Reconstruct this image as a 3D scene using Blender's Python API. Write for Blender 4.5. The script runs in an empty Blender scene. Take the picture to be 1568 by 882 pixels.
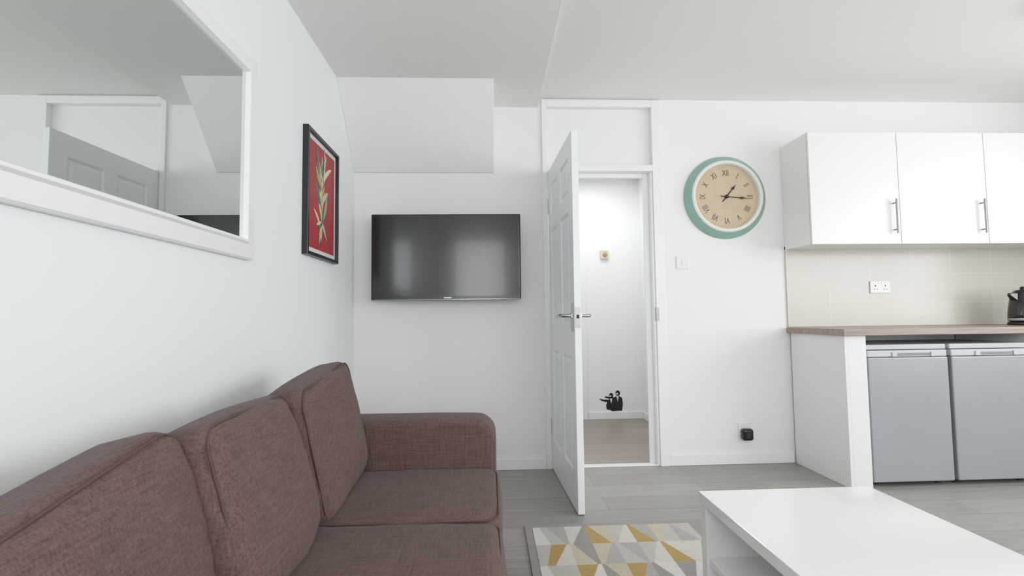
import bpy, bmesh, math, random
from mathutils import Vector, Matrix, noise
random.seed(4)
S=bpy.context.scene
COL=bpy.context.collection
S.view_settings.view_transform='Standard'
S.view_settings.look='None'
S.view_settings.exposure=0.04
S.view_settings.use_curve_mapping=True
cm=S.view_settings.curve_mapping
cv=cm.curves[3]
cv.points[0].location=(0,0);cv.points[-1].location=(1.0,.80)
cv.points.new(.5,.485)
cm.update()

# ------------------------------------------------------------------ helpers
def lin(c):
    return tuple(((x/255)/12.92 if x/255<=.04045 else ((x/255+.055)/1.055)**2.4) for x in c)+(1,)
def mat(name,rgb,rough=.5,metal=0,bump=0,bscale=200,var=0,vscale=3,coat=0,spec=.5,emit=0):
    m=bpy.data.materials.new(name);m.use_nodes=True
    nt=m.node_tree;n=nt.nodes;b=n['Principled BSDF']
    c=lin(rgb)
    b.inputs['Base Color'].default_value=c
    b.inputs['Roughness'].default_value=rough
    b.inputs['Metallic'].default_value=metal
    b.inputs['Coat Weight'].default_value=coat
    b.inputs['Specular IOR Level'].default_value=spec
    tc=n.new('ShaderNodeTexCoord')
    if var>0:
        ns=n.new('ShaderNodeTexNoise');ns.inputs['Scale'].default_value=vscale;ns.inputs['Detail'].default_value=3
        r=n.new('ShaderNodeValToRGB')
        r.color_ramp.elements[0].position=.3;r.color_ramp.elements[1].position=.7
        r.color_ramp.elements[0].color=tuple(x*(1-var) for x in c[:3])+(1,)
        r.color_ramp.elements[1].color=tuple(min(1,x*(1+var)) for x in c[:3])+(1,)
        nt.links.new(tc.outputs['Object'],ns.inputs['Vector']);nt.links.new(ns.outputs['Fac'],r.inputs['Fac'])
        nt.links.new(r.outputs['Color'],b.inputs['Base Color'])
    if bump>0:
        ns=n.new('ShaderNodeTexNoise');ns.inputs['Scale'].default_value=bscale;ns.inputs['Detail'].default_value=2
        bp=n.new('ShaderNodeBump');bp.inputs['Strength'].default_value=bump;bp.inputs['Distance'].default_value=.002
        nt.links.new(tc.outputs['Object'],ns.inputs['Vector']);nt.links.new(ns.outputs['Fac'],bp.inputs['Height'])
        nt.links.new(bp.outputs['Normal'],b.inputs['Normal'])
    if emit:
        b.inputs['Emission Color'].default_value=c;b.inputs['Emission Strength'].default_value=emit
    return m
def finish(name,bm,mats,bevel=0,smooth=False,segs=2):
    me=bpy.data.meshes.new(name)
    bmesh.ops.recalc_face_normals(bm,faces=bm.faces[:])
    bm.to_mesh(me);bm.free()
    for m in (mats if isinstance(mats,(list,tuple)) else [mats]): me.materials.append(m)
    ob=bpy.data.objects.new(name,me);COL.objects.link(ob)
    if smooth:
        for p in me.polygons:p.use_smooth=True
    if bevel>0:
        md=ob.modifiers.new('bevel','BEVEL');md.width=bevel;md.segments=segs;md.limit_method='ANGLE';md.angle_limit=math.radians(40)
        md.harden_normals=False
    return ob
def addbox(bm,b,mi=0,M=None):
    x0,x1,y0,y1,z0,z1=b
    vs=[bm.verts.new(Vector(c)) for c in [(x0,y0,z0),(x1,y0,z0),(x1,y1,z0),(x0,y1,z0),(x0,y0,z1),(x1,y0,z1),(x1,y1,z1),(x0,y1,z1)]]
    if M is not None:
        for v in vs:v.co=M@v.co
    for f in [(0,3,2,1),(4,5,6,7),(0,1,5,4),(1,2,6,5),(2,3,7,6),(3,0,4,7)]:
        fc=bm.faces.new([vs[i] for i in f]);fc.material_index=mi
def boxes(name,lst,mats,bevel=0,M=None,segs=2):
    bm=bmesh.new()
    for b in lst:
        addbox(bm,b[:6],b[6] if len(b)>6 else 0,M)
    return finish(name,bm,mats,bevel,segs=segs)
def lathe(name,prof,mats,loc=(0,0,0),axis='Z',seg=64,midx=None,scale=(1,1,1)):
    bm=bmesh.new();rings=[]
    for r,z in prof:
        if r<1e-6: rings.append([bm.verts.new((0,0,z))])
        else: rings.append([bm.verts.new((r*math.cos(2*math.pi*i/seg),r*math.sin(2*math.pi*i/seg),z)) for i in range(seg)])
    for k in range(len(rings)-1):
        a,b=rings[k],rings[k+1]
        for i in range(seg):
            j=(i+1)%seg
            if len(a)==1 and len(b)==1: continue
            if len(a)==1: f=bm.faces.new((a[0],b[i],b[j]))
            elif len(b)==1: f=bm.faces.new((a[i],a[j],b[0]))
            else: f=bm.faces.new((a[i],a[j],b[j],b[i]))
            if midx: f.material_index=midx[k]
    M=Matrix.Translation(loc)
    if axis=='-Y': M=M@Matrix.Rotation(math.radians(90),4,'X')
    if axis=='X': M=M@Matrix.Rotation(math.radians(90),4,'Y')
    M=M@Matrix.Diagonal((*scale,1))
    bmesh.ops.transform(bm,matrix=M,verts=bm.verts)
    ob=finish(name,bm,mats,smooth=True)
    md=ob.modifiers.new('es','EDGE_SPLIT');md.split_angle=math.radians(35)
    return ob
def tube(name,pts,r,m,cyclic=False,res=6,smooth=True):
    c=bpy.data.curves.new(name,'CURVE');c.dimensions='3D';c.bevel_depth=r;c.bevel_resolution=res//2;c.use_fill_caps=True
    s=c.splines.new('POLY');s.points.add(len(pts)-1)
    for i,p in enumerate(pts): s.points[i].co=(*p,1)
    s.use_cyclic_u=cyclic;s.use_smooth=smooth
    c.materials.append(m)
    ob=bpy.data.objects.new(name,c);COL.objects.link(ob);return ob
def group(name,loc,kids):
    e=bpy.data.objects.new(name,None);e.empty_display_size=.1;COL.objects.link(e);e.location=loc
    for k in kids:
        k.parent=e;k.matrix_parent_inverse=Matrix.Translation(loc).inverted()
    return e

# ------------------------------------------------------------------ materials
M_wall=mat('wall_paint',(240,242,243),.6,bump=.08,bscale=120,var=.01,vscale=2)
M_wallw=mat('wall_paint_warm',(238,237,235),.6,bump=.08,bscale=120,var=.01,vscale=2)
M_ceil=mat('ceiling_paint',(238,237,233),.75,bump=.05,bscale=90)
M_gloss=mat('white_gloss_paint',(240,240,240),.25,bump=.03,bscale=60)
M_door=mat('door_white_satin',(238,240,242),.32,bump=.06,bscale=150)
M_cab=mat('cabinet_white_gloss',(234,234,231),.30)
M_black=mat('black_plastic',(14,14,15),.22)
M_screen=mat('tv_screen',(9,9,10),.16,spec=.5,coat=.1)
M_chrome=mat('brushed_chrome',(180,180,180),.25,metal=1)
M_steel=mat('satin_steel',(150,150,150),.32,metal=1)
M_fridge=mat('fridge_silver',(150,154,158),.38,metal=.2,bump=.05,bscale=400,var=.02,vscale=5)
M_fridge2=mat('fridge_light_trim',(190,193,196),.35)
M_dark=mat('dark_void',(40,40,42),.7)
M_gap=mat('gap_shadow_grey',(120,118,116),.7)
M_plast=mat('white_plastic',(232,232,230),.35)
M_cream=mat('cream_plastic',(212,200,173),.4)
M_green=mat('mint_enamel',(132,168,152),.38,var=.05,vscale=9)
M_face=mat('clock_kraft_face',(192,171,140),.6,var=.06,vscale=14)
M_num=mat('clock_numeral_ink',(66,56,48),.5)
M_cwhite=mat('clock_ivory_rim',(226,228,222),.35)
M_table=mat('table_white_lacquer',(240,240,240),.14,coat=.4)
M_foot=mat('dark_wood_foot',(60,45,38),.5)
M_mirror=mat('mirror_silver',(216,222,220),.0,metal=1)

def glass_mat():
    m=bpy.data.materials.new('pane_glass');m.use_nodes=True;nt=m.node_tree;n=nt.nodes;n.clear()
    o=n.new('ShaderNodeOutputMaterial');mx=n.new('ShaderNodeMixShader');t=n.new('ShaderNodeBsdfTransparent');g=n.new('ShaderNodeBsdfGlossy')
    g.inputs['Roughness'].default_value=.02
    mx.inputs[0].default_value=.06
    nt.links.new(t.outputs[0],mx.inputs[1]);nt.links.new(g.outputs[0],mx.inputs[2]);nt.links.new(mx.outputs[0],o.inputs[0]);return m
M_glass=glass_mat()

def brick_mat(name,c1,c2,mortar,w,h,msize,rough,plane='XY',offset=.5,grain=True,bump=.2):
    m=bpy.data.materials.new(name);m.use_nodes=True;nt=m.node_tree;n=nt.nodes;L=nt.links;b=n['Principled BSDF']
    tc=n.new('ShaderNodeTexCoord');sp=n.new('ShaderNodeSeparateXYZ');cb=n.new('ShaderNodeCombineXYZ')
    L.new(tc.outputs['Object'],sp.inputs[0]);L.new(sp.outputs['X'],cb.inputs['X'])
    L.new(sp.outputs['Y' if plane=='XY' else 'Z'],cb.inputs['Y'])
    br=n.new('ShaderNodeTexBrick');br.offset=offset;br.inputs['Scale'].default_value=1
    br.inputs['Brick Width'].default_value=w;br.inputs['Row Height'].default_value=h;br.inputs['Mortar Size'].default_value=msize
    br.inputs['Mortar Smooth'].default_value=.1
    br.inputs['Color1'].default_value=lin(c1);br.inputs['Color2'].default_value=lin(c2);br.inputs['Mortar'].default_value=lin(mortar)
    L.new(cb.outputs[0],br.inputs['Vector'])
    src=br.outputs['Color']
    if grain:
        mp=n.new('ShaderNodeMapping');mp.inputs['Scale'].default_value=(1.6,22,1)
        L.new(cb.outputs[0],mp.inputs[0])
        ns=n.new('ShaderNodeTexNoise');ns.inputs['Scale'].default_value=2.2;ns.inputs['Detail'].default_value=8;ns.inputs['Roughness'].default_value=.65
        ns.inputs['Distortion'].default_value=.6
        L.new(mp.outputs[0],ns.inputs['Vector'])
        r=n.new('ShaderNodeValToRGB');r.color_ramp.elements[0].position=.3;r.color_ramp.elements[1].position=.7
        r.color_ramp.elements[0].color=(.72,.71,.70,1);r.color_ramp.elements[1].color=(1.08,1.08,1.08,1)
        L.new(ns.outputs['Fac'],r.inputs['Fac'])
        mx=n.new('ShaderNodeMix');mx.data_type='RGBA';mx.blend_type='MULTIPLY';mx.inputs[0].default_value=.8
        L.new(src,mx.inputs[6]);L.new(r.outputs[0],mx.inputs[7]);src=mx.outputs[2]
    L.new(src,b.inputs['Base Color']);b.inputs['Roughness'].default_value=rough
    bp=n.new('ShaderNodeBump');bp.invert=True;bp.inputs['Strength'].default_value=bump;bp.inputs['Distance'].default_value=.002
    L.new(br.outputs['Fac'],bp.inputs['Height']);L.new(bp.outputs[0],b.inputs['Normal'])
    return m
M_floor=brick_mat('grey_laminate',(160,156,150),(145,141,136),(110,106,102),1.25,.19,.0015,.42)
M_floorh=brick_mat('hall_laminate',(158,147,138),(144,134,126),(108,100,94),1.25,.19,.0015,.42)
M_tile=brick_mat('cream_tile',(196,189,176),(192,185,172),(207,201,189),.30,.10,.0022,.2,'XZ',0,False,.4)

def wood_mat():
    m=bpy.data.materials.new('worktop_wood');m.use_nodes=True;nt=m.node_tree;n=nt.nodes;L=nt.links;b=n['Principled BSDF']
    tc=n.new('ShaderNodeTexCoord');mp=n.new('ShaderNodeMapping');mp.inputs['Scale'].default_value=(2,40,40)
    ns=n.new('ShaderNodeTexNoise');ns.inputs['Scale'].default_value=2;ns.inputs['Detail'].default_value=6
    r=n.new('ShaderNodeValToRGB');r.color_ramp.elements[0].color=lin((132,114,101));r.color_ramp.elements[1].color=lin((160,142,128))
    r.color_ramp.elements[0].position=.35;r.color_ramp.elements[1].position=.65
    L.new(tc.outputs['Object'],mp.inputs[0]);L.new(mp.outputs[0],ns.inputs['Vector']);L.new(ns.outputs['Fac'],r.inputs['Fac']);L.new(r.outputs[0],b.inputs['Base Color'])
    b.inputs['Roughness'].default_value=.4;return m
M_wood=wood_mat()

def fabric_mat(name,dark,light):
    m=bpy.data.materials.new(name);m.use_nodes=True;nt=m.node_tree;n=nt.nodes;L=nt.links;b=n['Principled BSDF']
    tc=n.new('ShaderNodeTexCoord')
    facs=[]
    for sc in ((260,260,14),(14,260,260),(260,14,260)):
        mp=n.new('ShaderNodeMapping');mp.inputs['Scale'].default_value=sc
        ns=n.new('ShaderNodeTexNoise');ns.inputs['Scale'].default_value=1;ns.inputs['Detail'].default_value=3
        L.new(tc.outputs['Object'],mp.inputs[0]);L.new(mp.outputs[0],ns.inputs['Vector']);facs.append(ns.outputs['Fac'])
    a=n.new('ShaderNodeMath');a.operation='ADD';L.new(facs[0],a.inputs[0]);L.new(facs[1],a.inputs[1])
    a2=n.new('ShaderNodeMath');a2.operation='ADD';L.new(a.outputs[0],a2.inputs[0]);L.new(facs[2],a2.inputs[1])
    d=n.new('ShaderNodeMath');d.operation='DIVIDE';L.new(a2.outputs[0],d.inputs[0]);d.inputs[1].default_value=3
    r=n.new('ShaderNodeValToRGB');r.color_ramp.elements[0].position=.36;r.color_ramp.elements[1].position=.64
    r.color_ramp.elements[0].color=lin(dark);r.color_ramp.elements[1].color=lin(light)
    L.new(d.outputs[0],r.inputs['Fac']);L.new(r.outputs[0],b.inputs['Base Color'])
    b.inputs['Roughness'].default_value=.9;b.inputs['Sheen Weight'].default_value=.06;b.inputs['Sheen Roughness'].default_value=.5
    b.inputs['Specular IOR Level'].default_value=.2
    bp=n.new('ShaderNodeBump');bp.inputs['Strength'].default_value=.3;bp.inputs['Distance'].default_value=.0012
    L.new(d.outputs[0],bp.inputs['Height']);L.new(bp.outputs[0],b.inputs['Normal'])
    return m
M_fab=fabric_mat('sofa_fabric',(74,57,54),(106,86,82))
M_pipe=mat('sofa_seam',(78,60,57),.9)

# ------------------------------------------------------------------ room shell
LX=-.92;BY=3.4;RX=4.4;FY=-1.8;ZC=2.56;ZL=2.50;T=.12
HB=4.95;HR=1.53;HL=.10;HC=2.42
DX0,DX1,DZ=.41,1.14,2.04
boxes('floor',[(LX-T,RX+T,FY-T,BY+.03,-.1,0)],M_floor)
boxes('floor_hall',[(HL-T,HR+T,BY+.03,HB+T,-.1,0)],M_floorh)
boxes('ceiling',[(LX-T,.35,FY-T,BY,ZL,ZC+.15),(.35,RX+T,FY-T,BY,ZC,ZC+.15)],M_ceil)
boxes('wall_left',[(LX-T,LX,FY-T,BY+T,0,ZL)],M_wall)
boxes('wall_back',[(LX,DX0-.035,BY,BY+T,0,ZC),(DX0-.035,1.22,BY,BY+T,2.55,2.7),(1.22,RX,BY,BY+T,0,ZC)],M_wallw)
wz0,wz1=.85,2.36
ry_a,ry_b=-1.3,2.2
boxes('wall_right',[(RX,RX+T,FY-T,ry_a,0,ZC),(RX,RX+T,ry_b,BY+T,0,ZC),(RX,RX+T,ry_a,ry_b,0,wz0),(RX,RX+T,ry_a,ry_b,wz1,ZC)],M_wall)
W=[(-.62,.30),(.75,3.1)]
boxes('wall_rear',[(LX,W[0][0],FY-T,FY,0,ZC),(W[0][1],W[1][0],FY-T,FY,0,ZC),(W[1][1],RX,FY-T,FY,0,ZC),
  (W[0][0],W[0][1],FY-T,FY,0,wz0),(W[0][0],W[0][1],FY-T,FY,wz1,ZC),(W[1][0],W[1][1],FY-T,FY,0,wz0),(W[1][0],W[1][1],FY-T,FY,wz1,ZC)],M_wall)
fr=.05
for i,(a,b) in enumerate(W):
    y0,y1=FY-.09,FY-.03
    L=[(a,b,y0,y1,wz0,wz0+fr),(a,b,y0,y1,wz1-fr,wz1),(a,a+fr,y0,y1,wz0+fr,wz1-fr),(b-fr,b,y0,y1,wz0+fr,wz1-fr)]
    nm=1 if i==0 else 3
    for k in range(1,nm):
        xm=a+(b-a)*k/nm;L.append((xm-.03,xm+.03,y0,y1,wz0+fr,wz1-fr))
    L.append((a-.03,b+.03,FY-.03,FY+.06,wz0-.03,wz0))
    f=boxes('frame',L,M_gloss,.004)
    g=boxes('pane',[(a+fr,b-fr,FY-.062,FY-.058,wz0+fr,wz1-fr)],M_glass)
    group('window_%d'%(i+1),((a+b)/2,FY,(wz0+wz1)/2),[f,g])
x0,x1=RX+.03,RX+.09
L=[(x0,x1,ry_a,ry_b,wz0,wz0+fr),(x0,x1,ry_a,ry_b,wz1-fr,wz1),(x0,x1,ry_a,ry_a+fr,wz0+fr,wz1-fr),(x0,x1,ry_b-fr,ry_b,wz0+fr,wz1-fr)]
for k in (1,2,3):
    ym=ry_a+(ry_b-ry_a)*k/4;L.append((x0,x1,ym-.03,ym+.03,wz0+fr,wz1-fr))
L.append((RX-.06,RX+.03,ry_a-.03,ry_b+.03,wz0-.03,wz0))
f=boxes('frame',L,M_gloss,.004);g=boxes('pane',[(RX+.058,RX+.062,ry_a+fr,ry_b-fr,wz0+fr,wz1-fr)],M_glass)
group('window_3',(RX,.45,1.6),[f,g])
# sloping boxed-in soffit above the tv
bm=bmesh.new()
P=[(2.98,ZL),(BY,ZL),(BY,2.03),(BY-.012,2.03)]
A=[bm.verts.new((LX,y,z)) for y,z in P];B=[bm.verts.new((.037,y,z)) for y,z in P]
bm.faces.new(A);bm.faces.new(B[::-1])
for i in range(4): bm.faces.new((A[i],B[i],B[(i+1)%4],A[(i+1)%4]))
finish('wall_soffit',bm,M_wallw,.003)
# hallway
boxes('wall_hall_left',[(HL-T,HL,BY+T,HB,0,HC)],M_wall)
boxes('wall_hall_right',[(HR,HR+T,BY+T,HB,0,HC)],M_wall)
boxes('wall_hall_back',[(HL,HR+T,HB,HB+T,0,HC)],M_wall)
boxes('ceiling_hall',[(HL-T,HR+T,BY+T,HB+T,HC,HC+.1)],M_ceil)
boxes('baseboard_hall',[(.97,HR-.014,HB-.014,HB,0,.07),(HR-.014,HR,BY+T,HB,0,.07)],M_gloss,.003)
boxes('trim_hall_door',[(.88,.965,HB-.022,HB,0,2.12),(.10,.88,HB-.022,HB,2.04,2.12)],M_gloss,.004)
def panel_door(name,w,h,t,m):
    st=.11;mid=.10
    pw=(w-2*st-mid)/2
    xs=[0,st,st+pw,st+pw+mid,w-st,w]
    zs=[0,.20,.80,.98,1.60,1.70,h-.12,h]
    bm=bmesh.new()
    for side,y in ((0,0),(1,t)):
        V=[[bm.verts.new((x,y,z)) for x in xs] for z in zs];F=[]
        for j in range(len(zs)-1):
            for i in range(len(xs)-1):
                q=[V[j][i],V[j][i+1],V[j+1][i+1],V[j+1][i]]
                if side: q.reverse()
                f=bm.faces.new(q)
                if i in (1,3) and j in (1,3,5): F.append(f)
        bm.normal_update()
        bmesh.ops.inset_individual(bm,faces=F,thickness=.014,depth=-.009)
        bmesh.ops.inset_individual(bm,faces=F,thickness=.012,depth=0)
        bmesh.ops.inset_individual(bm,faces=F,thickness=.022,depth=.006)
        if side==0: A=V
        else: B=V
    ax=lambda V:[V[0][i] for i in range(len(xs))]+[V[j][-1] for j in range(1,len(zs))]+[V[-1][i] for i in range(len(xs)-2,-1,-1)]+[V[j][0] for j in range(len(zs)-2,0,-1)]
    a,b=ax(A),ax(B)
    for i in range(len(a)):
        j=(i+1)%len(a);bm.faces.new((a[i],b[i],b[j],a[j]))
    return finish(name,bm,m,.002,segs=1)
hd=panel_door('leaf',.76,2.03,.04,M_door);hd.location=(.11,HB-.045,.005)
group('door_2',(.5,HB-.03,1),[hd])
bpy.context.view_layer.update()
# open living-room door
DW=.80
leaf=panel_door('leaf',DW,2.025,.036,M_door)
ang=math.radians(-87.6)
leaf.rotation_euler=(0,0,ang);leaf.location=(DX0+.002,BY-.006,.006)
ML=Matrix.Translation(leaf.location)@Matrix.Rotation(ang,4,'Z')
kids=[leaf]
def lever(side):
    s=-1 if side==0 else 1;y=0 if side==0 else .036
    o=[];e=DW-.043
    o.append(boxes('backplate',[(e-.02,e+.02,min(y,y+s*.006),max(y,y+s*.006),.94,1.09)],M_chrome,.003,M=ML))
    p=[(e,y,1.025),(e,y+s*.05,1.025),(e-.01,y+s*.058,1.025),(e-.032,y+s*.06,1.026),(e-.11,y+s*.058,1.024)]
    o.append(tube('lever',[tuple(ML@Vector(q)) for q in p],.010,M_chrome))
    o.append(boxes('rose',[(e-.014,e+.012,min(y,y+s*.012),max(y,y+s*.012),1.01,1.04)],M_chrome,.004,M=ML))
    return o
kids+=lever(0)+lever(1)
kids.append(boxes('latch_plate',[(DW-.0005,DW+.0015,.004,.032,.96,1.07)],M_steel,M=ML))
kids.append(boxes('latch_bolt',[(DW+.0005,DW+.010,.012,.024,1.01,1.03)],M_dark,.002,M=ML))
for z in (.28,1.78): kids.append(boxes('hinge',[(-.004,.006,-.010,.004,z-.05,z+.05)],M_steel,.003,M=ML))
group('door_1',(DX0,BY,1),kids)
fy=BY-.018
boxes('trim_door',[(DX0-.035,DX0,fy,BY+T,0,2.55),(1.14,1.155,BY-.004,BY+T,0,2.04),(1.155,1.22,fy,BY+T,0,2.55),
  (DX0,1.155,fy,BY+T,2.04,2.085),(DX0,1.155,fy,BY+T,2.50,2.55),(1.10,1.14,BY+.045,BY+.065,0,2.04),(DX0,1.10,BY+.045,BY+.065,2.01,2.04)],M_gloss,.003)
boxes('trim_transom_panel',[(DX0,1.155,BY+.03,BY+.045,2.085,2.50)],M_gloss)
boxes('trim_threshold',[(DX0,1.14,BY-.005,BY+.05,0,.008)],M_gloss,.003)
boxes('trim_strike_plate',[(1.150,1.172,fy-.003,BY+.0,.99,1.08)],M_steel,.001)
boxes('baseboard_back',[(LX,DX0-.035,BY-.016,BY,0,.075),(1.22,2.09,BY-.016,BY,0,.075)],M_gloss,.004)
boxes('baseboard_left',[(LX,LX+.014,FY,BY-.016,0,.075)],M_gloss,.004)

# ------------------------------------------------------------------ mirror
my0,my1,mz0,mz1=.62,1.92,1.255,2.03
def frame_yz(name,y0,y1,z0,z1,prof,m):
    bm=bmesh.new();R=[]
    for o,h in prof:
        R.append([bm.verts.new((LX+h,y,z)) for y,z in ((y0+o,z0+o),(y1-o,z0+o),(y1-o,z1-o),(y0+o,z1-o))])
    for k in range(len(R)-1):
        for i in range(4):
            j=(i+1)%4;bm.faces.new((R[k][i],R[k][j],R[k+1][j],R[k+1][i]))
    return finish(name,bm,m)
mf=frame_yz('frame',my0,my1,mz0,mz1,[(0,.001),(0,.018),(.006,.024),(.055,.026),(.062,.034),(.070,.034),(.078,.016)],M_gloss)
mg=boxes('glass',[(LX+.002,LX+.018,my0+.02,my1-.02,mz0+.02,mz1-.02)],M_mirror)
group('wall_mirror',(LX,(my0+my1)/2,(mz0+mz1)/2),[mf,mg])

# ------------------------------------------------------------------ framed print
py0,py1,pz0,pz1=2.455,2.955,1.35,2.00
M_pf=mat('black_wood_frame',(22,20,20),.35)
M_mount=mat('mount_paper',(214,210,205),.7)
M_red=mat('print_red',(156,50,54),.6,var=.08,vscale=8)
pf=frame_yz('frame',py0,py1,pz0,pz1,[(0,.001),(0,.028),(.002,.03),(.018,.03),(.020,.012)],M_pf)
pm=boxes('mount',[(LX+.001,LX+.013,py0+.01,py1-.01,pz0+.01,pz1-.01)],M_mount)
pr=boxes('print',[(LX+.0132,LX+.0142,py0+.045,py1-.045,pz0+.045,pz1-.045)],M_red)
kids=[pf,pm,pr]
fc=[mat('ink_cream',(214,200,156),.6),mat('ink_sage',(134,160,122),.6),mat('ink_teal',(72,112,100),.6),mat('ink_ochre',(200,160,70),.6),mat('ink_grey',(172,180,160),.6)]
def leafpts(cy,cz,ang,ln,wd,bend=.25,n=8):
    L=[];R=[]
    for i in range(n+1):
        t=i/n;w=wd*math.sin(math.pi*min(1,t*.92+.04))**.8
        s=ln*t;b=bend*ln*t*t
        dy=math.sin(ang)*s+math.cos(ang)*b;dz=math.cos(ang)*s-math.sin(ang)*b
        ny,nz=math.cos(ang),-math.sin(ang)
        L.append((cy+dy-ny*w/2,cz+dz-nz*w/2));R.append((cy+dy+ny*w/2,cz+dz+nz*w/2))
    return L+R[::-1]
bm=bmesh.new()
yc=2.70
spec=[(0,1.50,-.05,.36,.022,.10,2),(0.0,1.48,.10,.30,.018,-.2,1)]
for i in range(18): spec.append((random.uniform(-.035,.035),1.52+i*.017,random.uniform(-.8,.8),random.uniform(.10,.17),random.uniform(.018,.036),random.uniform(-.3,.3),(i*2)%5))
for i in range(10): spec.append((random.uniform(-.025,.025),1.72+i*.011,-.5+i*.11,random.uniform(.09,.17),random.uniform(.012,.022),random.uniform(-.2,.2),(i*2+1)%5))
for i in range(11): spec.append((random.uniform(-.015,.015),1.55,math.pi-1.2+i*.24,random.uniform(.06,.13),random.uniform(.012,.022),random.uniform(-.3,.3),(i*3)%5))
for i,(dy,z,a,ln,wd,bd,mi) in enumerate(spec):
    P=leafpts(yc+dy,z,a,ln,wd,bd)
    f=bm.faces.new([bm.verts.new((LX+.0146+i*.00004,y,z)) for y,z in P]);f.material_index=mi
kids.append(finish('botanical_motif',bm,fc))
group('framed_botanical_print',(LX,2.7,1.68),kids)

# ------------------------------------------------------------------ television
tx0,tx1,tz0,tz1,ty=-.770,.208,1.143,1.710,3.25
kids=[boxes('casing',[(tx0,tx1,ty,ty+.035,tz0,tz1)],M_black,.006,segs=3),
 boxes('rear_housing',[(tx0+.12,tx1-.12,ty+.03,ty+.07,tz0+.08,tz1-.12)],M_black,.01),
 boxes('screen',[(tx0+.018,tx1-.018,ty-.0015,ty+.005,tz0+.026,tz1-.018)],M_screen),
 boxes('bezel_lip',[(tx0+.002,tx1-.002,ty-.004,ty+.002,tz0,tz0+.008)],mat('bezel_grey',(120,122,124),.15,metal=.6),.002),
 boxes('wall_bracket',[((tx0+tx1)/2-.15,(tx0+tx1)/2+.15,ty+.065,BY,1.30,1.55)],M_dark,.004),
 boxes('logo',[(-.30,-.25,ty-.0045,ty,tz0+.011,tz0+.018)],M_steel)]
group('television',((tx0+tx1)/2,ty,(tz0+tz1)/2),kids)

# ------------------------------------------------------------------ sofa
def cushion(name,size,M,bulge=.03,rnd=.045,seed=0,wr=.006,n=26,thick_axis=0):
    bm=bmesh.new()
    bmesh.ops.create_cube(bm,size=2)
    bmesh.ops.subdivide_edges(bm,edges=bm.edges[:],cuts=n,use_grid_fill=True)
    hx=[s/2 for s in size]
    for v in bm.verts:
        p=[v.co[i]*hx[i] for i in range(3)]
        q=[max(-(hx[i]-rnd),min(hx[i]-rnd,p[i])) for i in range(3)]
        d=Vector([p[i]-q[i] for i in range(3)])
        if d.length>1e-6: d=d.normalized()*rnd
        c=Vector(q)+d
        o=[i for i in range(3) if i!=thick_axis]
        u=v.co[o[0]];w=v.co[o[1]]
        prof=max(0,(1-abs(u)**3))*max(0,(1-abs(w)**3))
        c[thick_axis]+=bulge*prof*(v.co[thick_axis])
        for a in o:
            b=[i for i in o if i!=a][0]
            c[a]+=.010*(v.co[a])*(1-v.co[b]**2)
        nz=noise.noise(Vector((c.x*4+seed*7,c.y*4,c.z*4)))*wr*1.6+abs(noise.noise(Vector((c.x*9+seed*3,c.y*6+c.z*6,c.z*11))))*wr
        c[thick_axis]+=nz*v.co[thick_axis]
        cr=math.sin((u*w)*14+seed)*.0016*(abs(u)*abs(w))**.5*(1 if thick_axis==0 else .4)
        c[thick_axis]+=cr*v.co[thick_axis]
        v.co=c
    bmesh.ops.transform(bm,matrix=M,verts=bm.verts)
    ob=finish(name,bm,M_fab,smooth=True)
    pts=[]
    o=[i for i in range(3) if i!=thick_axis]
    a,b=hx[o[0]],hx[o[1]];R=.05
    k=rnd*.30
    for cx,cy,a0 in ((a-R,b-R,0),(-a+R,b-R,90),(-a+R,-b+R,180),(a-R,-b+R,270)):
        for t in range(0,91,15):
            an=math.radians(a0+t)
            x=cx+math.cos(an)*R;y=cy+math.sin(an)*R
            p=[0,0,0];p[o[0]]=x*(1-k/a*.70);p[o[1]]=y*(1-k/b*.70);p[thick_axis]=(hx[thick_axis]-k*.70)
            p[o[0]]+=.009*(x/a)*(1-(y/b)**2);p[o[1]]+=.009*(y/b)*(1-(x/a)**2)
            pts.append(tuple(M@Vector(p)))
    return [ob,tube('seam',pts,.0025,M_pipe,cyclic=True)]
def place(cx,cy,cz,lean=0,yaw=0,roll=0):
    return Matrix.Translation((cx,cy,cz))@Matrix.Rotation(math.radians(yaw),4,'Z')@Matrix.Rotation(math.radians(lean),4,'Y')@Matrix.Rotation(math.radians(roll),4,'X')
kids=[]
kids+=cushion('back_cushion_1',(.15,.54,.43),place(-.605,1.815,.616,-10,0,6),.024,.045,1,.009)
kids+=cushion('back_cushion_2',(.14,.50,.42),place(-.605,1.285,.596,-15,4,0),.028,.045,2,.010)
kids+=cushion('back_cushion_3',(.16,.57,.42),place(-.632,.785,.568,-13,3,8.5),.030,.045,3,.010)
for i in range(3):
    y1=2.085-i*.53
    kids+=cushion('seat_cushion_%d'%(i+1),(.80,.525,.15),place(-.372,y1-.2625,.335,0,0,0),.014,.04,5+i,.004,thick_axis=2)
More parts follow.
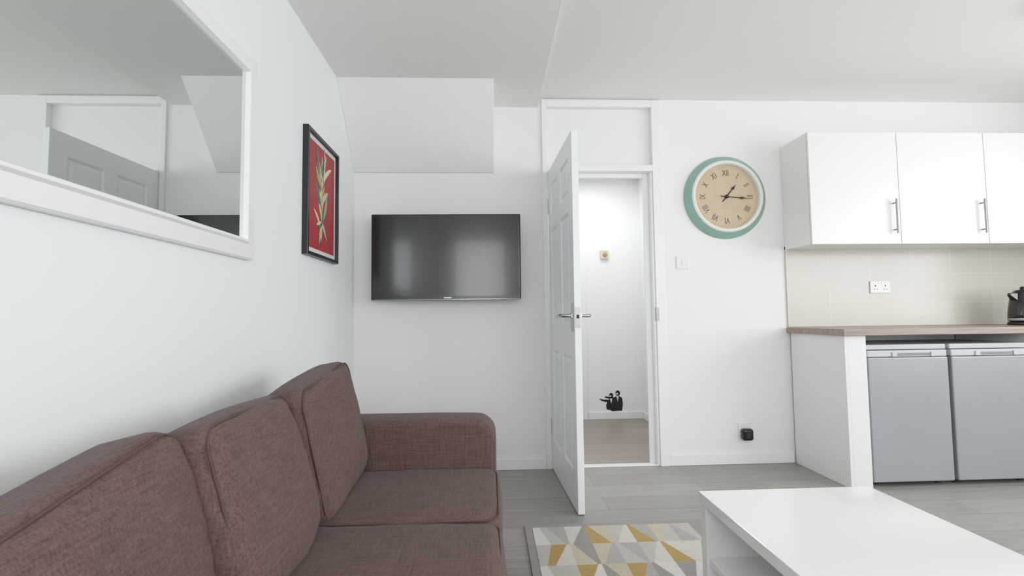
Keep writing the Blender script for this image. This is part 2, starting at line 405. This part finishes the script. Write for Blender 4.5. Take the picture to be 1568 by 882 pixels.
def arm(name,y0,y1):
    bm=bmesh.new();prof=[(-.90,.08),(.005,.08)]
    R=.085;X1=.022;Z1=.60
    prof.append((X1,.30))
    for t in range(0,91,10):
        a=math.radians(t);prof.append((X1-R+R*math.cos(a),Z1-R+R*math.sin(a)))
    for x in (-.25,-.45,-.65): prof.append((x,Z1+.004))
    prof.append((-.90,Z1))
    A=[bm.verts.new((x,y0,z)) for x,z in prof];B=[bm.verts.new((x,y1,z)) for x,z in prof]
    bm.faces.new(A);bm.faces.new(B[::-1])
    for i in range(len(A)):
        j=(i+1)%len(A);bm.faces.new((A[i],B[i],B[j],A[j]))
    ob=finish(name,bm,M_fab,.022,smooth=False,segs=4)
    for p in ob.data.polygons:p.use_smooth=True
    out=[ob]
    for y in (y0+.002,y1-.002):
        pts=[(x-.010 if z<Z1-.02 else x,y+(.004 if y<(y0+y1)/2 else -.004),z-.012) for x,z in prof[2:]]
        out.append(tube('seam',pts,.0025,M_pipe))
    return out
kids+=arm('arm_1',2.09,2.29)+arm('arm_2',.28,.48)
kids.append(boxes('base',[(-.90,.0,.48,2.09,.08,.27)],M_fab,.015))
kids.append(boxes('back_frame',[(-.90,-.77,.28,2.29,.08,.64)],M_fab,.03,segs=4))
kids.append(boxes('feet',[(x,x+.05,y,y+.05,0,.085) for x in (-.87,-.06) for y in (.31,2.21)],M_foot,.004))
group('sofa',(-.45,1.28,0),kids)

# ------------------------------------------------------------------ rug
RC=[(204,199,188),(166,163,159),(184,180,172),(170,142,88),(148,144,139),(190,180,158),(212,209,201)]
rmats=[mat('rug_wool_%d'%i,c,.95,bump=.8,bscale=350,var=.06,vscale=60) for i,c in enumerate(RC)]
rx0,rx1,ry0,ry1=.16,1.86,1.30,2.48
bm=bmesh.new()
addbox(bm,(rx0,rx1,ry0,ry1,.001,.010),4)
bd=.035;zz=.0115
nx=16;ny=6;cw=(rx1-rx0-2*bd)/nx;ch=(ry1-ry0-2*bd)/ny
def bx(i,j):
    x=rx0+bd+i*cw
    if 0<i<nx: x+=cw*.36*(1 if (i+j)%2==0 else -1)
    return x
rnd=random.Random(11)
for i in range(nx):
    for j in range(ny):
        ya=ry0+bd+j*ch;yb=ya+ch
        a,b,c,d=(bx(i,j),ya),(bx(i+1,j),ya),(bx(i+1,j+1),yb),(bx(i,j+1),yb)
        m1=((a[0]+b[0])/2,ya);m2=((c[0]+d[0])/2,yb)
        c1=rnd.choice([0,1,2,4,5,6,0,6]);c2=rnd.choice([0,1,2,4,5,2])
        if (i+3*j)%7 in (3,5): c2=3
        for q,ci in (((a,m1,m2,d),c1),((m1,b,c,m2),c2)):
            f=bm.faces.new([bm.verts.new((p[0],p[1],zz)) for p in q]);f.material_index=ci
finish('area_rug',bm,rmats)

# ------------------------------------------------------------------ coffee table
kx0,kx1,ky0,ky1,kz=.715,1.325,.52,1.72,.42
boxes('coffee_table',[(kx0,kx1,ky0,ky1,kz-.035,kz),(kx0+.004,kx1-.004,ky1-.045,ky1-.004,.012,kz-.035),(kx0+.004,kx1-.004,ky0+.004,ky0+.045,.012,kz-.035),
  (kx0+.012,kx1-.012,ky0+.045,ky1-.045,.19,.215),(kx0+.30,kx0+.32,ky0+.045,ky1-.045,.012,kz-.035),(kx0+.012,kx1-.012,ky0+.045,ky1-.045,.02,.045)],M_table,.002)

# ------------------------------------------------------------------ clock
CX,CZ=1.67,1.853
kids=[lathe('case',[(.294,0),(.294,.012),(.286,.024),(.264,.040),(.254,.052),(.250,.056),(.246,.060),(.238,.061),(.231,.056),(.227,.044),(.227,.030)],
   [M_green,M_cwhite],(CX,BY,CZ),'-Y',96,[0,0,0,0,1,1,1,1,1,1]),
   lathe('dial',[(0,.030),(.228,.030)],M_face,(CX,BY,CZ),'-Y',96)]
yf=BY-.0305
nums=['XII','I','II','III','IIII','V','VI','VII','VIII','IX','X','XI']
for i,s in enumerate(nums):
    a=math.radians(i*30)
    c=bpy.data.curves.new('numeral','FONT');c.body=s;c.size=.062;c.align_x='CENTER';c.align_y='CENTER';c.extrude=.0004
    c.materials.append(M_num)
    o=bpy.data.objects.new('numeral_%d'%(i+1),c);COL.objects.link(o)
    r=.168
    o.matrix_world=Matrix.Translation((CX+r*math.sin(a),yf,CZ+r*math.cos(a)))@Matrix.Rotation(a,4,'Y')@Matrix.Rotation(math.radians(90),4,'X')@Matrix.Diagonal((.66,1,1,1))
    kids.append(o)
bm=bmesh.new()
for i in range(60):
    a=math.radians(i*6);Mx=Matrix.Translation((CX,0,CZ))@Matrix.Rotation(a,4,'Y')
    addbox(bm,(-.0008,.0008,yf-.0003,yf+.0002,.205,.213),0,Mx)
kids.append(finish('minute_track',bm,M_num))
def hand(name,ang,ln,w,off):
    Mx=Matrix.Translation((CX,0,CZ))@Matrix.Rotation(math.radians(ang),4,'Y');bm=bmesh.new()
    y=yf-off
    P=[(-w*.35,-.045),(w*.35,-.045),(w*.4,ln*.55),(w*1.3,ln*.66),(w*.35,ln*.80),(0,ln),(-w*.35,ln*.80),(-w*1.3,ln*.66),(-w*.4,ln*.55)]
    a=[bm.verts.new(Mx@Vector((x,y,z))) for x,z in P];b=[bm.verts.new(Mx@Vector((x,y-.002,z))) for x,z in P]
    bm.faces.new(a);bm.faces.new(b[::-1])
    for i in range(len(a)):bm.faces.new((a[i],a[(i+1)%len(a)],b[(i+1)%len(a)],b[i]))
    return finish(name,bm,M_black)
kids+=[hand('hour_hand',39,.115,.009,.004),hand('minute_hand',95,.165,.007,.008),
  lathe('hub',[(.013,0),(.013,.012),(.008,.016),(0,.016)],M_black,(CX,BY-.03,CZ),'-Y',24)]
group('wall_clock',(CX,BY,CZ),kids)

# ------------------------------------------------------------------ small wall things
def plate(x,z,w,h,y=BY,d=.009): return (x-w/2,x+w/2,y-d,y,z-h/2,z+h/2)
a=boxes('plate',[plate(1.352,1.394,.086,.086)],M_plast,.003);b=boxes('rocker',[(1.344,1.360,BY-.013,BY-.008,1.380,1.408)],M_plast,.002)
group('light_switch',(1.352,BY,1.394),[a,b])
a=boxes('socket_plate',[plate(1.75,.235,.088,.088)],M_plast,.003);b=boxes('adapter',[(1.715,1.79,BY-.06,BY-.009,.165,.245)],M_black,.018,segs=4)
c=lathe('button',[(.018,0),(.018,.002),(0,.002)],M_dark,(1.752,BY-.06,.205),'-Y',24)
group('plug_in_adapter',(1.75,BY,.2),[a,b,c])
BT=BY-.012
boxes('tile_backsplash',[(2.09,RX,BT,BY-.0005,.935,1.50)],M_tile)
kids=[boxes('plate',[plate(2.765,1.207,.146,.086,BT)],M_plast,.003)]
L=[];
for sx in (-.036,.036):
    L+=[(2.765+sx-.004,2.765+sx+.004,BT-.0095,BT-.008,1.212,1.222),(2.765+sx-.014,2.765+sx-.006,BT-.0095,BT-.008,1.190,1.194),(2.765+sx+.006,2.765+sx+.014,BT-.0095,BT-.008,1.190,1.194)]
kids.append(boxes('pin_holes',L,M_dark));kids.append(boxes('switches',[(2.75,2.757,BT-.012,BT-.008,1.226,1.240),(2.773,2.780,BT-.012,BT-.008,1.226,1.240)],M_plast,.001))
group('double_socket',(2.765,BT,1.207),kids)

# ------------------------------------------------------------------ wall cabinets
uy=3.09;uz0,uz1=1.478,2.215
kids=[boxes('carcass',[(2.09,RX,uy+.022,BY-.0005,uz0,uz1)],M_cab,.001),boxes('gap_shade_sheet',[(2.093,RX,uy+.0185,uy+.023,uz0+.002,uz1-.002)],M_gap)]  # grey sheet behind the doors, its colour stands in for shade in the gaps
xs=[2.09,2.69,3.29,3.89,RX]
for i in range(4):
    kids.append(boxes('door_front_%d'%(i+1),[(xs[i]+(.002 if i else 0),xs[i+1]-.002,uy,uy+.018,uz0-.004,uz1)],M_cab,.0015))
    hx=xs[i+1]-.045
    kids.append(tube('handle',[(hx,uy-.030,1.54),(hx,uy-.030,1.765)],.007,M_steel))
    kids.append(tube('handle_post',[(hx,uy-.030,1.565),(hx,uy+.002,1.565)],.005,M_steel));kids.append(tube('handle_post',[(hx,uy-.030,1.74),(hx,uy+.002,1.74)],.005,M_steel))
group('wall_cabinet',(3.2,uy,1.85),kids)
boxes('worktop',[(2.075,RX,2.825,BT,.893,.932)],M_wood,.003)
boxes('end_panel',[(2.10,2.12,2.86,BY-.017,0,.892),(2.12,2.218,2.86,2.878,0,.892),(2.218,2.233,2.862,BY-.02,0,.892)],M_cab,.0015)
kids=[boxes('carcass',[(3.30,RX,2.89,BY-.02,.10,.892)],M_cab),boxes('plinth',[(3.30,RX,2.93,2.945,0,.10)],M_cab),
 boxes('door_front',[(3.303,3.85,2.87,2.888,.11,.885),(3.856,RX-.002,2.87,2.888,.11,.885)],M_cab,.0015),tube('handle',[(3.80,2.84,.62),(3.80,2.84,.84)],.006,M_steel)]
group('base_cabinet',(3.8,3.1,0),kids)
M_grip=mat('grip_grey',(120,124,128),.4)
def fridge(x0):
    x1=x0+.497;yf=2.865;z1=.835
    return [boxes('body',[(x0+.004,x1-.004,yf+.05,3.36,.025,z1-.03)],M_fridge,.004),
       boxes('top',[(x0,x1,yf+.012,3.36,z1-.030,z1)],M_fridge2,.006,segs=3),
       boxes('door',[(x0,x1,yf,yf+.045,.03,z1-.075)],M_fridge,.008,segs=3),
       boxes('handle_fascia',[(x0+.002,x1-.002,yf+.004,yf+.045,z1-.073,z1-.034)],M_fridge2,.006,segs=3),
       boxes('grip_recess',[(x0+.16,x0+.40,yf+.001,yf+.006,z1-.066,z1-.050)],M_grip,.002),
       boxes('grip_tab',[(x0+.15,x0+.18,yf-.004,yf+.006,z1-.072,z1-.044),(x0+.39,x0+.42,yf-.004,yf+.006,z1-.072,z1-.044)],M_fridge2,.003),
       boxes('seal',[(x0+.01,x1-.01,yf+.043,yf+.052,.035,z1-.08)],M_dark),
       boxes('feet',[(a,a+.03,b,b+.03,0,.03) for a in (x0+.03,x1-.06) for b in (yf+.06,3.30)],M_dark,.003)]
group('under_counter_fridge',(2.49,3.1,0),fridge(2.243))
group('under_counter_fridge.001',(3.01,3.1,0),fridge(2.762))
# kettle
KX,KY,KZ=3.585,3.17,.932
M_kb=mat('kettle_black',(18,18,20),.15,coat=.4)
kids=[lathe('base',[(0,0),(.085,0),(.088,.008),(.085,.02),(.07,.024),(0,.024)],M_black,(KX,KY,KZ),'Z',48),
 lathe('body',[(0,.025),(.080,.025),(.084,.035),(.083,.08),(.074,.15),(.064,.205),(.060,.215),(.056,.220),(.040,.235),(0,.240)],M_kb,(KX,KY,KZ),'Z',48),
 lathe('steel_band',[(.0845,.030),(.0855,.034),(.0845,.046)],M_chrome,(KX,KY,KZ),'Z',48),
 lathe('lid_knob',[(.014,.236),(.016,.250),(.010,.258),(0,.26)],M_kb,(KX,KY,KZ),'Z',24),
 tube('handle',[(KX+.045,KY,KZ+.215),(KX+.085,KY,KZ+.235),(KX+.12,KY,KZ+.22),(KX+.128,KY,KZ+.15),(KX+.115,KY,KZ+.08),(KX+.082,KY,KZ+.05)],.012,M_kb)]
bm=bmesh.new()
P=[(-.055,-.028,.15),(-.055,.028,.15),(-.055,.02,.215),(-.055,-.02,.215),(-.104,-.010,.200),(-.104,.010,.200),(-.102,.010,.215),(-.102,-.010,.215)]
v=[bm.verts.new((KX+p[0],KY+p[1],KZ+p[2])) for p in P]
for f in ((0,1,2,3),(4,5,6,7),(0,1,5,4),(1,2,6,5),(2,3,7,6),(3,0,4,7)): bm.faces.new([v[i] for i in f])
kids.append(finish('spout',bm,M_kb,.004))
group('electric_kettle',(KX,KY,KZ),kids)

# ------------------------------------------------------------------ hallway bits
a=boxes('housing',[(1.12,1.205,HB-.03,HB+.004,1.60,1.69)],M_cream,.005);b=lathe('dial',[(.022,0),(.022,.012),(.016,.016),(0,.016)],mat('dial_tan',(160,130,104),.4),(1.165,HB-.03,1.645),'-Y',32)
group('thermostat',(1.16,HB,1.645),[a,b])
M_st=mat('decal_black',(16,16,16),.6);M_sw=mat('decal_white',(228,228,226),.6)
bm=bmesh.new()
def pl(pts,mi,off): 
    f=bm.faces.new([bm.verts.new((1.225+x,HB-.001-off,.075+z)) for x,z in pts]);f.material_index=mi
def disc(x,z,r,mi,off,sy=1.15): pl([(x+r*math.cos(t*math.pi/10),z+r*sy*math.sin(t*math.pi/10)) for t in range(20)],mi,off)
pl([(-.02,0),(.085,.005),(.095,.07),(.088,.13),(.06,.15),(.02,.145),(-.01,.12),(-.03,.06)],0,0)
disc(.045,.178,.024,0,.0002);pl([(.03,.145),(.055,.147),(.045,.09)],1,.0004);pl([(.041,.135),(.047,.135),(.046,.09)],0,.0006);disc(.038,.172,.011,1,.0006,.8)
pl([(-.07,.02),(.01,.0),(.02,.08),(.0,.125),(-.03,.13),(-.06,.105),(-.075,.06)],0,.0001)
disc(-.022,.156,.022,0,.0003);pl([(-.035,.126),(-.012,.128),(-.022,.075)],1,.0005);disc(-.030,.150,.010,1,.0006,.8)
pl([(-.02,.115),(-.04,.085),(-.105,.10),(-.108,.118)],0,.0002);pl([(.02,.135),(.0,.11),(-.085,.135),(-.085,.150)],0,.0003)
pl([(-.105,.10),(-.125,.108),(-.145,.128),(-.128,.124),(-.108,.120)],0,.0004)
finish('wall_decal',bm,[M_st,M_sw])
a=lathe('body',[(0,0),(.14,0),(.14,-.02),(.13,-.035)],M_plast,(2.86,2.18,ZC),'Z',48)
b=lathe('diffuser',[(.13,-.035),(.10,-.048),(.05,-.055),(0,-.057)],mat('lamp_diffuser',(255,250,240),.4,emit=1.6),(2.86,2.18,ZC),'Z',48)
group('ceiling_light',(2.86,2.18,ZC),[a,b])

# ------------------------------------------------------------------ lights
def area(name,loc,rot,sx,sy,power,col):
    l=bpy.data.lights.new(name,'AREA');l.shape='RECTANGLE';l.size=sx;l.size_y=sy;l.energy=power;l.color=col
    o=bpy.data.objects.new(name,l);o.location=loc;o.rotation_euler=rot;COL.objects.link(o);return o
for i,(a,b) in enumerate(W):
    w=b-a
    area('daylight_window_%d'%(i+1),((a+b)/2,FY-.16,(wz0+wz1)/2),(math.radians(90),0,0),w-.05,wz1-wz0-.05,(22,13)[i]*w*(wz1-wz0),(.96,.98,1.0))
w=ry_b-ry_a
area('daylight_window_3',(RX+.16,(ry_a+ry_b)/2,(wz0+wz1)/2),(math.radians(90),0,math.radians(90)),w-.05,wz1-wz0-.05,25*w*(wz1-wz0),(.95,.98,1.0))
area('hall_fill_light',(.95,4.3,HC-.03),(0,0,0),.5,.5,13,(1,.99,.98))  # unseen fill added under the hall ceiling to brighten the hallway
w=bpy.data.worlds.new('World');S.world=w;w.use_nodes=True
w.node_tree.nodes['Background'].inputs[0].default_value=(.85,.91,1,1);w.node_tree.nodes['Background'].inputs[1].default_value=1.2

# ------------------------------------------------------------------ camera
cam=bpy.data.cameras.new('camera');co=bpy.data.objects.new('camera',cam);COL.objects.link(co);S.camera=co
cam.sensor_width=36;cam.lens=36*758/1568;cam.clip_start=.02
p=math.radians(3.3);yaw=math.radians(2.6);r=.012
co.matrix_world=Matrix.Translation((0,0,1.03))@Matrix.Rotation(-yaw,4,'Z')@Matrix.Rotation(math.pi/2+p,4,'X')@Matrix.Rotation(-r,4,'Z')
